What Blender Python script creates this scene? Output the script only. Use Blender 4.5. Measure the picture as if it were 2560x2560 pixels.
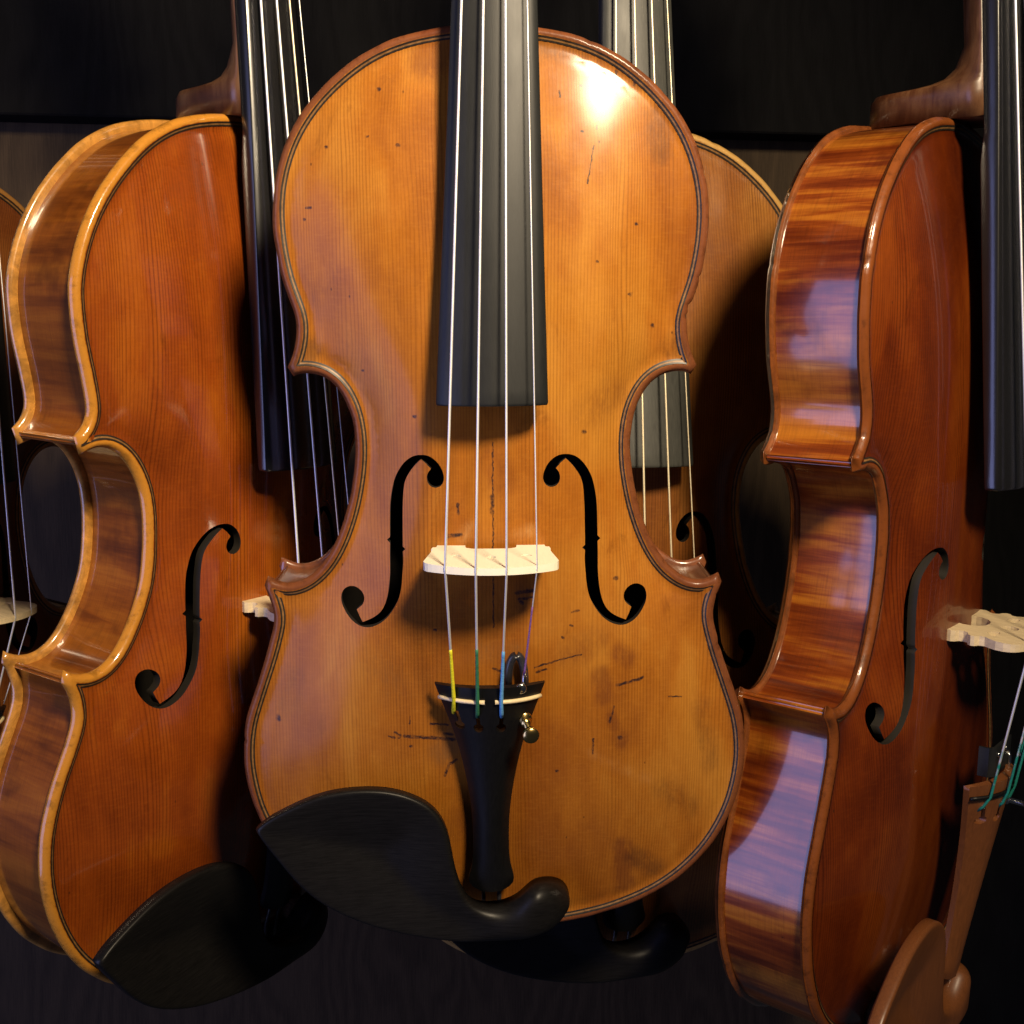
import bpy, math, random
import numpy as np
from mathutils import Matrix, Vector
from mathutils.geometry import delaunay_2d_cdt

for o in list(bpy.data.objects):
    bpy.data.objects.remove(o)
scene = bpy.context.scene
COL = scene.collection
rad = math.radians

# ------------------------------------------------------------------ camera
CAM_LOC = Vector((0, 0, 1.5))
PITCH = 5.0
CAM_ROT = Matrix.Rotation(rad(90 - PITCH), 3, 'X')
cam_data = bpy.data.cameras.new('camera')
cam = bpy.data.objects.new('camera', cam_data)
COL.objects.link(cam)
cam.matrix_world = Matrix.Translation(CAM_LOC) @ CAM_ROT.to_4x4()
cam_data.sensor_fit = 'HORIZONTAL'
cam_data.sensor_width = 36.0
cam_data.lens = 36.0 * 2951.0 / 2560.0
cam_data.clip_start = 0.01
cam_data.clip_end = 100.0
scene.camera = cam

# ------------------------------------------------------------------ dim room
world = bpy.data.worlds.new('World')
scene.world = world
world.use_nodes = True
bg = world.node_tree.nodes['Background']
bg.inputs[0].default_value = (0.75, 0.82, 1.0, 1)
bg.inputs[1].default_value = 0.02

# ------------------------------------------------------------------ lamps
def area_lamp(name, loc, target, size, size_y, power, color, shape='RECTANGLE', spread=180):
    ld = bpy.data.lights.new(name, 'AREA')
    ld.shape = shape
    ld.size = size
    ld.size_y = size_y
    ld.energy = power
    ld.color = color
    ld.spread = rad(spread)
    lo = bpy.data.objects.new(name, ld)
    COL.objects.link(lo)
    lo.location = loc
    d = Vector(target) - Vector(loc)
    lo.rotation_euler = d.to_track_quat('-Z', 'Y').to_euler()
    return lo

# warm shop ceiling spot, above and to the right of the viewer
area_lamp('ceiling_lamp', (0.30, -0.26, 2.03), (0.0, 0.47, 1.62), 0.17, 0.17, 2.35, (1.0, 0.80, 0.54), 'DISK', 62)
# daylight from a shop window to the left
area_lamp('window_light', (-1.45, -0.55, 1.22), (0.15, 0.55, 1.45), 1.15, 1.5, 16.5, (0.42, 0.46, 1.0))

scene.view_settings.view_transform = 'Standard'
scene.view_settings.look = 'None'
scene.view_settings.exposure = 0.0
scene.view_settings.gamma = 1.0
scene.view_settings.use_curve_mapping = False
scene.render.engine = 'CYCLES'
scene.cycles.max_bounces = 6
scene.render.resolution_x = 1024
scene.render.resolution_y = 1024

# ------------------------------------------------------------------ node helpers
class NT:
    def __init__(self, name):
        self.m = bpy.data.materials.new(name)
        self.m.use_nodes = True
        self.t = self.m.node_tree
        self.bsdf = self.t.nodes['Principled BSDF']
    def n(self, typ, **kw):
        nd = self.t.nodes.new(typ)
        for k, v in kw.items():
            setattr(nd, k, v)
        return nd
    def link(self, a, b):
        self.t.links.new(a, b)
    def put(self, sock, v):
        if isinstance(v, bpy.types.NodeSocket):
            self.t.links.new(v, sock)
        elif isinstance(v, (tuple, list)) and len(v) == 3 and sock.type == 'RGBA':
            sock.default_value = (*v, 1)
        else:
            sock.default_value = v
    def math(self, op, a, b=0.0, c=0.0, clamp=False):
        nd = self.n('ShaderNodeMath', operation=op)
        nd.use_clamp = clamp
        for i, v in enumerate((a, b, c)):
            self.put(nd.inputs[i], v)
        return nd.outputs[0]
    def vmul(self, v, s):
        nd = self.n('ShaderNodeVectorMath', operation='MULTIPLY')
        self.put(nd.inputs[0], v)
        self.put(nd.inputs[1], s)
        return nd.outputs[0]
    def noise(self, vec, scale, detail=3, rough=0.55, dist=0.0):
        nd = self.n('ShaderNodeTexNoise')
        self.put(nd.inputs['Vector'], vec)
        nd.inputs['Scale'].default_value = scale
        nd.inputs['Detail'].default_value = detail
        nd.inputs['Roughness'].default_value = rough
        nd.inputs['Distortion'].default_value = dist
        return nd.outputs['Fac']
    def ramp(self, f, stops):
        nd = self.n('ShaderNodeValToRGB')
        self.put(nd.inputs[0], f)
        el = nd.color_ramp.elements
        while len(el) < len(stops):
            el.new(0.5)
        for e, (p, c) in zip(el, stops):
            e.position = p
            e.color = (*c, 1) if len(c) == 3 else c
        return nd.outputs[0]
    def rng(self, f, a, b, c=0.0, d=1.0):
        nd = self.n('ShaderNodeMapRange')
        nd.interpolation_type = 'SMOOTHSTEP'
        self.put(nd.inputs[0], f)
        for i, v in enumerate((a, b, c, d)):
            self.put(nd.inputs[i + 1], v)
        return nd.outputs[0]
    def mix(self, f, a, b, mode='MIX'):
        nd = self.n('ShaderNodeMix', data_type='RGBA', blend_type=mode)
        self.put(nd.inputs[0], f)
        self.put(nd.inputs[6], a)
        self.put(nd.inputs[7], b)
        return nd.outputs[2]
    def mm(self):
        tc = self.n('ShaderNodeTexCoord')
        return self.vmul(tc.outputs['Object'], (1000, 1000, 1000))
    def uv(self):
        return self.n('ShaderNodeUVMap').outputs[0]
    def attr(self, name):
        nd = self.n('ShaderNodeAttribute')
        nd.attribute_name = name
        return nd.outputs['Fac']
    def bump(self, h, strength, dist=0.0004):
        nd = self.n('ShaderNodeBump')
        nd.inputs['Strength'].default_value = strength
        nd.inputs['Distance'].default_value = dist
        self.put(nd.inputs['Height'], h)
        self.link(nd.outputs[0], self.bsdf.inputs['Normal'])
        return nd.outputs[0]
    def set(self, **kw):
        names = dict(color='Base Color', rough='Roughness', metal='Metallic', coat='Coat Weight', coat_rough='Coat Roughness',
                     coat_ior='Coat IOR', spec='Specular IOR Level', aniso='Anisotropic')
        for k, v in kw.items():
            self.put(self.bsdf.inputs[names[k]], v)

def segment_group():
    g = bpy.data.node_groups.new('ink_stroke', 'ShaderNodeTree')
    for nm, tp in (('P', 'NodeSocketVector'), ('A', 'NodeSocketVector'), ('B', 'NodeSocketVector'), ('W', 'NodeSocketFloat')):
        g.interface.new_socket(nm, in_out='INPUT', socket_type=tp)
    g.interface.new_socket('Mask', in_out='OUTPUT', socket_type='NodeSocketFloat')
    N = g.nodes
    gi = N.new('NodeGroupInput')
    go = N.new('NodeGroupOutput')
    def v(op, a, b):
        nd = N.new('ShaderNodeVectorMath')
        nd.operation = op
        g.links.new(a, nd.inputs[0])
        if b is not None:
            g.links.new(b, nd.inputs[3 if op == 'SCALE' else 1])
        return nd.outputs[1] if op in ('DOT_PRODUCT', 'LENGTH') else nd.outputs[0]
    def f(op, a, b, clamp=False):
        nd = N.new('ShaderNodeMath')
        nd.operation = op
        nd.use_clamp = clamp
        for i, q in enumerate((a, b)):
            if isinstance(q, (int, float)):
                nd.inputs[i].default_value = q
            else:
                g.links.new(q, nd.inputs[i])
        return nd.outputs[0]
    ab = v('SUBTRACT', gi.outputs[2], gi.outputs[1])
    ap = v('SUBTRACT', gi.outputs[0], gi.outputs[1])
    t = f('DIVIDE', v('DOT_PRODUCT', ap, ab), f('ADD', v('DOT_PRODUCT', ab, ab), 1e-4), True)
    q = v('SCALE', ab, t)
    dist = v('LENGTH', v('SUBTRACT', ap, q), None)
    r = f('SUBTRACT', 1.0, f('DIVIDE', dist, gi.outputs[3]), True)
    g.links.new(f('MULTIPLY', r, 1.7, True), go.inputs[0])
    return g

INK = [(-35.8, 87.5, -16.3, 86.2, .7), (-25.5, 92.8, -18.8, 92.3, .5), (-20.2, 88.6, -16.9, 88.3, .5), (-42.5, 87.4, -40.2, 86.7, .45),
       (-39.8, 89.1, -37.5, 87.7, .45), (-37.5, 87.7, -38.5, 86.7, .45), (-15.5, 77.4, -18.9, 74.6, .55), (-18.9, 74.6, -20.2, 70.4, .55),
       (-33.7, 95.7, -33.9, 92.9, .3), (48.3, 107.5, 53.9, 108.5, .6), (53.9, 108.5, 58.9, 109.9, .6), (15.9, 116.1, 24.2, 118.7, .35),
       (24.2, 118.7, 34, 120.9, .35), (16.3, 113.9, 18.2, 114.9, .5), (18.2, 114.9, 20.2, 115.1, .5), (-.8, 115.8, 2.1, 114.7, .5),
       (8.5, 146.3, 15, 147.2, .75), (9.5, 143.8, 14.7, 144.4, .4), (10.4, 142.8, 10.8, 142.1, .8), (30, 138.2, 32.9, 138.7, .4),
       (-.3, 205, -.4, 132.3, .3), (-.5, 184.4, -.7, 177.9, .8), (-13.7, 181.3, -13.6, 177.7, .6), (-17.7, 169, -12.6, 169.6, .8),
       (-41.3, 334.5, -40.8, 334.5, .6), (-61.4, 313.9, -60.9, 313.9, .5), (-34.5, 314.2, -34, 314.2, .6), (-45.7, 317.4, -45.2, 317.4, .4),
       (-69.3, 292.2, -67.6, 292.3, .5), (-70.5, 288, -70, 287.9, .5), (33.5, 335.6, 34, 335.6, .7), (33.5, 319.1, 33.9, 319, .5),
       (53.7, 285.7, 54.2, 285.7, .5), (39, 272, 39.5, 271.9, .45), (51.6, 260.1, 52.1, 260, .7), (-49.7, 231.7, -49.2, 231.7, .5),
       (-29.9, 214.8, -29.4, 214.8, .55), (60.9, 248.2, 61.4, 248.1, .7), (34.5, 208.3, 35, 208.2, .7), (47.7, 150.3, 48.2, 150.2, .8),
       (-23.4, 131.7, -22.9, 131.6, .5), (24.4, 71.6, 24.9, 71.5, .6), (-87.8, 92.3, -87.6, 91.2, 1.0), (-33.9, 83.2, -33.4, 83.2, .5),
       (29.7, 132.8, 30.3, 132.7, .5), (26.4, 128.1, 26.9, 128, .5), (49.6, 85.4, 50.2, 85.3, .8), (37.9, 313.8, 35.4, 300.2, .25),
       (39.3, 321.9, 38.9, 320.2, .4), (25.3, 333.7, 25.5, 331.4, .4), (46.4, 341.5, 46.8, 329.9, .4), (53.3, 337.6, 53.2, 336.2, .5),
       (47.3, 98.7, 45.6, 92.1, .4), (39.2, 85.4, 38.9, 79.1, .4), (69.9, 100.9, 75.3, 100.1, .35)]

RED, DARK, PALE, OLIVE = (.10, .022, .010), (.045, .018, .010), (.62, .36, .14), (.13, .075, .03)
STAINS = [(42, 112, 43, 103, 5, .55, RED), (49, 121, 53, 118, 5, .5, RED), (46, 95, 48, 90, 3, .5, RED), (50, 86, 50, 83, 4, .5, RED), (38, 79, 62, 66, 4, .15, PALE),
          (-14, 92, -20, 80, 8, .45, OLIVE), (11, 149, 12, 142, 5, .55, DARK), (-12, 169, -9, 172, 4, .3, PALE), (10, 170, 14, 171, 4, .3, PALE),
          (-19, 352, -22, 345, 9, .7, RED), (20, 350, 40, 347, 7, .5, DARK), (62, 326, 63, 312, 6, .5, DARK), (48, 343, 56, 338, 5, .6, DARK), (-70, 240, -73, 234, 6, .55, DARK),
          (70, 240, 74, 236, 7, .45, DARK), (-62, 268, -66, 256, 10, .25, RED), (28, 120, 40, 126, 9, .3, RED), (58, 30, 66, 24, 6, .55, DARK), (52, 36, 54, 16, 5, .6, RED),
          (-45, 118, -40, 108, 13, .22, OLIVE), (-6, 122, 8, 122, 7, .3, OLIVE), (70, 60, 80, 52, 9, .3, DARK), (88, 70, 84, 95, 6, .3, DARK), (-80, 110, -84, 96, 8, .25, OLIVE),
          (0, 200, 2, 188, 9, .3, RED), (-46, 205, -50, 190, 9, .25, RED), (36, 215, 48, 222, 10, .28, RED), (-10, 60, -14, 45, 9, .35, RED)]

# ------------------------------------------------------------------ materials
def spruce(name, dark, mid, light, edge, seed, rough, coat_rough, ink=(), grain=1.0, blotch=1.0, coat=.9, spec=.22):
    m = NT(name)
    p = m.mm()
    off = m.n('ShaderNodeVectorMath', operation='ADD')
    m.put(off.inputs[0], p)
    off.inputs[1].default_value = (seed * 37.0, seed * 91.0, 0)
    q = off.outputs[0]
    big = m.noise(m.vmul(q, (1, .55, 1)), 0.018, 3, .5, .6)
    medn = m.noise(m.vmul(q, (1, .35, 1)), 0.09, 4, .6, .4)
    f = m.math('ADD', m.math('MULTIPLY', big, .72), m.math('MULTIPLY', medn, .28))
    f = m.rng(f, .5 - .2 / blotch, .5 + .2 / blotch)
    col = m.ramp(f, [(0, dark), (.5, mid), (1, light)])
    # annual rings, straight lines along the body, drifting slightly
    wob = m.math('MULTIPLY', m.noise(m.vmul(q, (.07, .0022, .07)), 1.0, 2, .5), 7.0)
    sx = m.n('ShaderNodeSeparateXYZ')
    m.put(sx.inputs[0], q)
    ph = m.math('ADD', sx.outputs[0], wob)
    tri = m.math('PINGPONG', m.math('MULTIPLY', ph, .80), .5)
    line = m.math('POWER', m.math('MULTIPLY', tri, 2.0, clamp=True), 3.0)
    strength = m.rng(m.noise(m.vmul(q, (.07, .006, .07)), 1.0, 3), .3, .7, .35, 1.0)
    gl = m.math('MULTIPLY', m.math('MULTIPLY', line, strength), .62 * grain)
    col = m.mix(gl, col, tuple(c * .35 for c in dark))
    fib = m.noise(m.vmul(q, (3.0, .1, 3.0)), 1.0, 3, .7)
    col = m.mix(m.rng(fib, .35, .8, 0.0, .22 * grain), col, tuple(c * .55 for c in dark))
    # cross flecks
    fl = m.noise(m.vmul(q, (.25, 1.1, .25)), 1.0, 2, .5)
    col = m.mix(m.rng(fl, .45, .75, 0, .07), col, tuple(min(1, c * 1.25) for c in light))
    # worn grime stains
    st = m.noise(m.vmul(q, (1.1, .45, 1)), .05, 5, .72, 1.2)
    col = m.mix(m.rng(st, .58, .74, 0, .45 * blotch), col, tuple(c * .42 for c in dark))
    # tiny dings
    vo = m.n('ShaderNodeTexVoronoi')
    m.put(vo.inputs['Vector'], m.vmul(q, (1, .6, 1)))
    vo.inputs['Scale'].default_value = .085
    ding = m.rng(vo.outputs['Distance'], .012, .045, .75, 0)
    col = m.mix(ding, col, (.03, .012, .006))
    # edge outside the purfling
    d = m.attr('edge')
    en = m.math('ADD', d, m.math('MULTIPLY', m.noise(q, .25, 4, .7), 1.4))
    col = m.mix(m.rng(en, 3.2, 4.0, .92, 0), col, edge)
    wearl = m.noise(m.vmul(q, (1, 1, 1)), .16, 5, .75)
    col = m.mix(m.math('MULTIPLY', m.rng(d, 0.0, 3.2, 1, 0), m.rng(wearl, .48, .66, 0, .7)), col, tuple(c * .35 for c in edge))
    if ink:
        g = segment_group()
        brk = m.noise(m.vmul(q, (1, .35, 1)), .3, 6, .8, .5)
        for nm, sc in (('red', RED), ('dark', DARK), ('pale', PALE), ('olive', OLIVE)):
            at = m.attr('stain_' + nm)
            mk = m.math('ADD', at, m.math('MULTIPLY', m.math('SUBTRACT', brk, .5), m.math('MULTIPLY', at, 3.4)))
            col = m.mix(m.rng(mk, .05, .75, 0, .45), col, sc)
        jit = m.n('ShaderNodeTexNoise')
        m.put(jit.inputs['Vector'], p)
        jit.inputs['Scale'].default_value = .55
        jv = m.n('ShaderNodeVectorMath', operation='MULTIPLY_ADD')
        m.put(jv.inputs[0], jit.outputs['Color'])
        jv.inputs[1].default_value = (1.3, 1.3, 0)
        jv.inputs[2].default_value = (-.65, -.65, 0)
        fl2 = m.n('ShaderNodeVectorMath', operation='MULTIPLY_ADD')
        m.put(fl2.inputs[0], p)
        fl2.inputs[1].default_value = (1, 1, 0)
        m.put(fl2.inputs[2], jv.outputs[0])
        acc = None
        for a, b, c, e, w in ink:
            nd = m.n('ShaderNodeGroup')
            nd.node_tree = g
            m.put(nd.inputs[0], fl2.outputs[0])
            nd.inputs[1].default_value = (a, b, 0)
            nd.inputs[2].default_value = (c, e, 0)
            nd.inputs[3].default_value = w * 1.35
            acc = nd.outputs[0] if acc is None else m.math('MAXIMUM', acc, nd.outputs[0])
        dens = m.rng(m.noise(p, .5, 4, .7), .32, .6, .3, .95)
        col = m.mix(m.math('MULTIPLY', acc, dens), col, (.018, .012, .016))
    rv = m.rng(m.noise(q, .06, 4, .65), .3, .7, rough * .8, rough * 1.25)
    m.set(color=col, rough=rv, coat=coat, coat_rough=coat_rough, coat_ior=1.55, spec=spec)
    em = m.rng(d, 1.5, 3.6, 1, 0)
    eb = m.math('MULTIPLY', em, m.math('MULTIPLY', m.noise(q, .45, 4, .75), 7.0))
    rip = m.math('MULTIPLY', m.noise(m.vmul(q, (1, .7, 1)), .16, 3, .6), 5.0 if ink else .6)
    m.bump(m.math('ADD', m.math('ADD', m.math('MULTIPLY', line, .5), fib), m.math('ADD', eb, rip)), .11, .00025)
    return m.m

def maple(name, dark, mid, light, seed, rough, coat_rough, period=9.0, contrast=1.0, uvmap=True, coat=1.0):
    m = NT(name)
    p = m.vmul(m.uv(), (1000, 1000, 0)) if uvmap else m.mm()
    off = m.n('ShaderNodeVectorMath', operation='ADD')
    m.put(off.inputs[0], p)
    off.inputs[1].default_value = (seed * 53.0, seed * 17.0, seed * 3.0)
    q = off.outputs[0]
    # curly figure: irregular bands across the strip
    sc = 1.0 / period
    f1 = m.noise(m.vmul(q, (sc, sc * .14, sc * .3)), 1.0, 3, .55, .5)
    f2 = m.noise(m.vmul(q, (sc * 4.6, sc * .30, sc)), 1.0, 4, .65, .4)
    f = m.rng(m.math('ADD', m.math('MULTIPLY', f1, .58), m.math('MULTIPLY', f2, .42)), .5 - .15 / contrast, .5 + .15 / contrast)
    col = m.ramp(f, [(0, dark), (.45, mid), (1, light)])
    fib = m.noise(m.vmul(q, (.06, 2.2, 2.2)), 1.0, 4, .7)
    col = m.mix(m.rng(fib, .4, .8, 0, .35), col, tuple(c * .4 for c in dark))
    bl = m.noise(q, .035, 4, .65)
    col = m.mix(m.rng(bl, .5, .72, 0, .6), col, tuple(c * .55 for c in dark))
    vo = m.n('ShaderNodeTexVoronoi')
    m.put(vo.inputs['Vector'], q)
    vo.inputs['Scale'].default_value = .07
    col = m.mix(m.rng(vo.outputs['Distance'], .01, .03, .7, 0), col, (.02, .008, .004))
    m.set(color=col, rough=rough, coat=coat, coat_rough=coat_rough, coat_ior=1.6, spec=.4)
    m.bump(m.math('ADD', fib, m.math('MULTIPLY', f, .6)), .12, .0002)
    return m.m

def edge_wood(name, base, seed, coat_rough=.1):
    m = NT(name)
    p = m.mm()
    a = m.noise(m.vmul(p, (1, 1, 1)), .12 + seed * .003, 4, .7, .5)
    col = m.ramp(a, [(.3, tuple(c * .45 for c in base)), (.55, base), (.8, tuple(min(1, c * 1.5) for c in base))])
    st = m.noise(p, .5, 3, .7)
    col = m.mix(m.rng(st, .6, .75, 0, .6), col, tuple(c * .2 for c in base))
    m.set(color=col, rough=.35, coat=1.0, coat_rough=coat_rough, coat_ior=1.6)
    m.bump(st, .2, .0003)
    return m.m

def plain(name, color, rough, metal=0.0, coat=0.0, coat_rough=.2, vary=.25, grain=None, scale=.2, spec=.5, bump=.06):
    m = NT(name)
    p = m.mm()
    v = m.vmul(p, grain) if grain else p
    f = m.noise(v, scale if not grain else 1.0, 4, .65)
    col = m.ramp(f, [(.3, tuple(c * (1 - vary) for c in color)), (.7, tuple(min(1, c * (1 + vary)) for c in color))])
    r = m.rng(m.noise(m.vmul(p, (1, .25, 1)), .12, 3), .3, .7, rough * .93, min(1, rough * 1.07))
    m.set(color=col, rough=r, metal=metal, coat=coat, coat_rough=coat_rough, spec=spec)
    m.bump(f, bump, .0003)
    return m.m

MAT = {}
MAT['ebony'] = plain('ebony', (.011, .012, .0125), .45, vary=.2, grain=(2.2, .05, 2.2), spec=.38)
MAT['ebony_gloss'] = plain('polished_ebony', (.008, .008, .009), .24, vary=.2, grain=(2.2, .05, 2.2), spec=.9)
MAT['ebony_grey'] = plain('worn_ebony', (.035, .036, .032), .5, vary=.3, grain=(2.0, .06, 2.0), spec=.5)
MAT['ebony_chin'] = plain('ebony_chin_rest', (.008, .0075, .0075), .40, vary=.4, grain=(.10, 2.0, .5), spec=.24, bump=.06)
MAT['ebony_tail'] = plain('ebony_tailpiece', (.005, .005, .0055), .40, vary=.3, grain=(2.4, .1, 2.0), spec=.35)
MAT['boxwood'] = plain('boxwood', (.19, .064, .018), .42, vary=.18, grain=(1.4, .05, 1.2), coat=.3, coat_rough=.3)
MAT['bridge'] = plain('bridge_maple', (.95, .90, .72), .45, vary=.03, grain=(.8, .8, .12), spec=.4)
MAT['bridge_old'] = plain('aged_bridge_maple', (.72, .58, .36), .5, vary=.14, grain=(.8, .8, .12), spec=.4)
MAT['string'] = plain('wound_string', (.9, .9, .88), .42, metal=.6, vary=.05, grain=(1, 6, 1))
MAT['string_warm'] = plain('gold_wound_string', (.85, .74, .52), .4, metal=.6, vary=.05, grain=(1, 6, 1))
MAT['ivory'] = plain('ivory_fret', (.82, .66, .38), .4, vary=.10, scale=.4)
MAT['brass'] = plain('brass', (.75, .55, .2), .22, metal=1.0, vary=.15)
MAT['steel'] = plain('steel', (.6, .6, .6), .22, metal=1.0, vary=.1)
MAT['black_metal'] = plain('black_metal', (.025, .025, .03), .3, vary=.3, spec=.6)
MAT['plastic_clear'] = plain('grey_bracket', (.018, .019, .02), .45, vary=.2, spec=.3)
MAT['purfling'] = plain('purfling_black', (.02, .014, .01), .45, vary=.5, scale=.5)
MAT['purfling_white'] = plain('purfling_pale', (.22, .11, .035), .45, vary=.4, scale=.5)
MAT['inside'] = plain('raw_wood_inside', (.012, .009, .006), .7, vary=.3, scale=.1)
for nm, c in (('yellow', (.80, .72, .02)), ('green', (.03, .17, .08)), ('blue', (.12, .36, .68)), ('purple', (.22, .10, .32)), ('teal', (.01, .22, .17))):
    MAT['silk_' + nm] = plain('silk_' + nm, c, .6, vary=.3, grain=(.2, 3.0, .2), bump=.3)
MAT['felt'] = plain('dark_felt', (.02, .018, .016), .9)
MAT['cork'] = plain('cork', (.10, .05, .03), .8, vary=.5, scale=.8)

def board(name, color, rough, vary, spec=.2):
    m = NT(name)
    tc = m.n('ShaderNodeTexCoord')
    p = m.vmul(tc.outputs['Object'], (1000, 1000, 1000))
    w = m.noise(m.vmul(p, (.012, .012, .0035)), 1.0, 3, .5)
    sx = m.n('ShaderNodeSeparateXYZ')
    m.put(sx.inputs[0], p)
    ph = m.math('ADD', m.math('MULTIPLY', sx.outputs[0], .12), m.math('MULTIPLY', w, 26.0))
    ring = m.math('PINGPONG', ph, 1.0)
    ring = m.rng(ring, .1, .9)
    pore = m.noise(m.vmul(p, (1.2, 1.2, .05)), 1.0, 4, .7)
    f = m.math('ADD', m.math('MULTIPLY', ring, .16), m.math('MULTIPLY', pore, .9))
    col = m.ramp(f, [(.25, tuple(c * (1 - vary) for c in color)), (.85, tuple(c * (1 + vary) for c in color))])
    m.set(color=col, rough=rough, spec=spec)
    m.bump(f, .15, .0004)
    return m.m
MAT['board'] = board('dark_wood_board', (.056, .036, .018), .7, .45)
MAT['board_black'] = board('black_wood_board', (.007, .0068, .0068), .9, .35, .08)

# ------------------------------------------------------------------ geometry helpers (work in millimetres, linked in metres)
def spline(P, step):
    P = np.array(P, float)
    h = np.linalg.norm(np.diff(P, axis=0), axis=1)
    t = np.r_[0, np.cumsum(h)]
    n = len(t)
    A = np.eye(n)
    b = np.zeros((n, P.shape[1]))
    for i in range(1, n - 1):
        A[i, i - 1], A[i, i], A[i, i + 1] = h[i - 1], 2 * (h[i - 1] + h[i]), h[i]
        b[i] = 6 * ((P[i + 1] - P[i]) / h[i] - (P[i] - P[i - 1]) / h[i - 1])
    m = np.linalg.solve(A, b)
    s = np.linspace(0, t[-1], int(t[-1] / step) + 2)
    i = np.clip(np.searchsorted(t, s, side='right') - 1, 0, n - 2)
    a = (t[i + 1] - s)[:, None]
    c = (s - t[i])[:, None]
    H = h[i][:, None]
    return m[i] * a**3 / (6 * H) + m[i + 1] * c**3 / (6 * H) + (P[i] / H - m[i] * H / 6) * a + (P[i + 1] / H - m[i + 1] * H / 6) * c

def closed_spline(P, step):
    P = np.array(P, float)
    k = 4
    E = np.vstack([P[-k:], P, P[:k + 1]])
    S = spline(E, step)
    # cut the padded ends away
    i0 = ((S - P[0])**2).sum(1)[:len(S) // 2].argmin()
    i1 = len(S) // 2 + ((S - P[0])**2).sum(1)[len(S) // 2:].argmin()
    return S[i0:i1]

def dist_poly(P, Q):
    """distance of points P to the closed polyline Q"""
    a = Q
    ab = np.roll(Q, -1, 0) - Q
    L2 = np.maximum((ab**2).sum(1), 1e-12)
    out = np.empty(len(P))
    for s in range(0, len(P), 2000):
        p = P[s:s + 2000]
        t = np.clip(((p[:, None] - a) * ab).sum(2) / L2, 0, 1)
        v = p[:, None] - a - t[..., None] * ab
        out[s:s + 2000] = np.sqrt((v**2).sum(2).min(1))
    return out

def inside(P, Q):
    x, y = P[:, 0][:, None], P[:, 1][:, None]
    x0, y0 = Q[:, 0], Q[:, 1]
    x1, y1 = np.roll(x0, -1), np.roll(y0, -1)
    c = (y0 > y) != (y1 > y)
    with np.errstate(divide='ignore', invalid='ignore'):
        xi = (x1 - x0) * (y - y0) / (y1 - y0) + x0
    return (np.sum(c & (x < xi), axis=1) % 2) == 1

def normals2(c, closed=False):
    if closed:
        t = np.roll(c, -1, 0) - np.roll(c, 1, 0)
    else:
        t = np.gradient(c, axis=0)
    t /= np.maximum(np.linalg.norm(t, axis=1), 1e-9)[:, None]
    return np.c_[-t[:, 1], t[:, 0]]

def link_mesh(name, V, F, mat, parent=None, smooth=True, uv=None, attrs=None, extra_mats=(), mat_index=None):
    me = bpy.data.meshes.new(name)
    V = np.asarray(V, float) * .001
    me.from_pydata(V.tolist(), [], [tuple(int(i) for i in f) for f in F])
    if smooth:
        me.polygons.foreach_set('use_smooth', np.ones(len(me.polygons), bool))
    me.materials.append(mat)
    for em in extra_mats:
        me.materials.append(em)
    if mat_index is not None:
        me.polygons.foreach_set('material_index', np.asarray(mat_index, np.int32))
    if uv is not None:
        ul = me.uv_layers.new(name='UVMap')
        li = np.empty(len(me.loops), np.int32)
        me.loops.foreach_get('vertex_index', li)
        ul.data.foreach_set('uv', (np.asarray(uv, float)[li] * .001).ravel())
    for k, v in (attrs or {}).items():
        at = me.attributes.new(k, 'FLOAT', 'POINT')
        at.data.foreach_set('value', np.asarray(v, np.float32))
    me.update()
    o = bpy.data.objects.new(name, me)
    COL.objects.link(o)
    if parent is not None:
        o.parent = parent
    return o

def cdt(outline, holes, pts):
    loops = [outline] + list(holes)
    V, E = [], []
    for l in loops:
        n0 = len(V)
        V += [Vector((float(p[0]), float(p[1]))) for p in l]
        E += [(n0 + i, n0 + (i + 1) % len(l)) for i in range(len(l))]
    nb = len(V)
    V += [Vector((float(p[0]), float(p[1]))) for p in pts]
    ov, oe, of, *_ = delaunay_2d_cdt(V, E, [], 0, 1e-6)
    P = np.array([(v.x, v.y) for v in ov])
    F = np.array([f for f in of if len(f) == 3])
    c = P[F].mean(1)
    keep = inside(c, np.asarray(outline))
    for h in holes:
        keep &= ~inside(c, np.asarray(h))
    F = F[keep]
    a, b, cc = P[F[:, 0]], P[F[:, 1]], P[F[:, 2]]
    ar = (b[:, 0] - a[:, 0]) * (cc[:, 1] - a[:, 1]) - (b[:, 1] - a[:, 1]) * (cc[:, 0] - a[:, 0])
    F[ar < 0] = F[ar < 0][:, ::-1]
    return P, F

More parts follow.
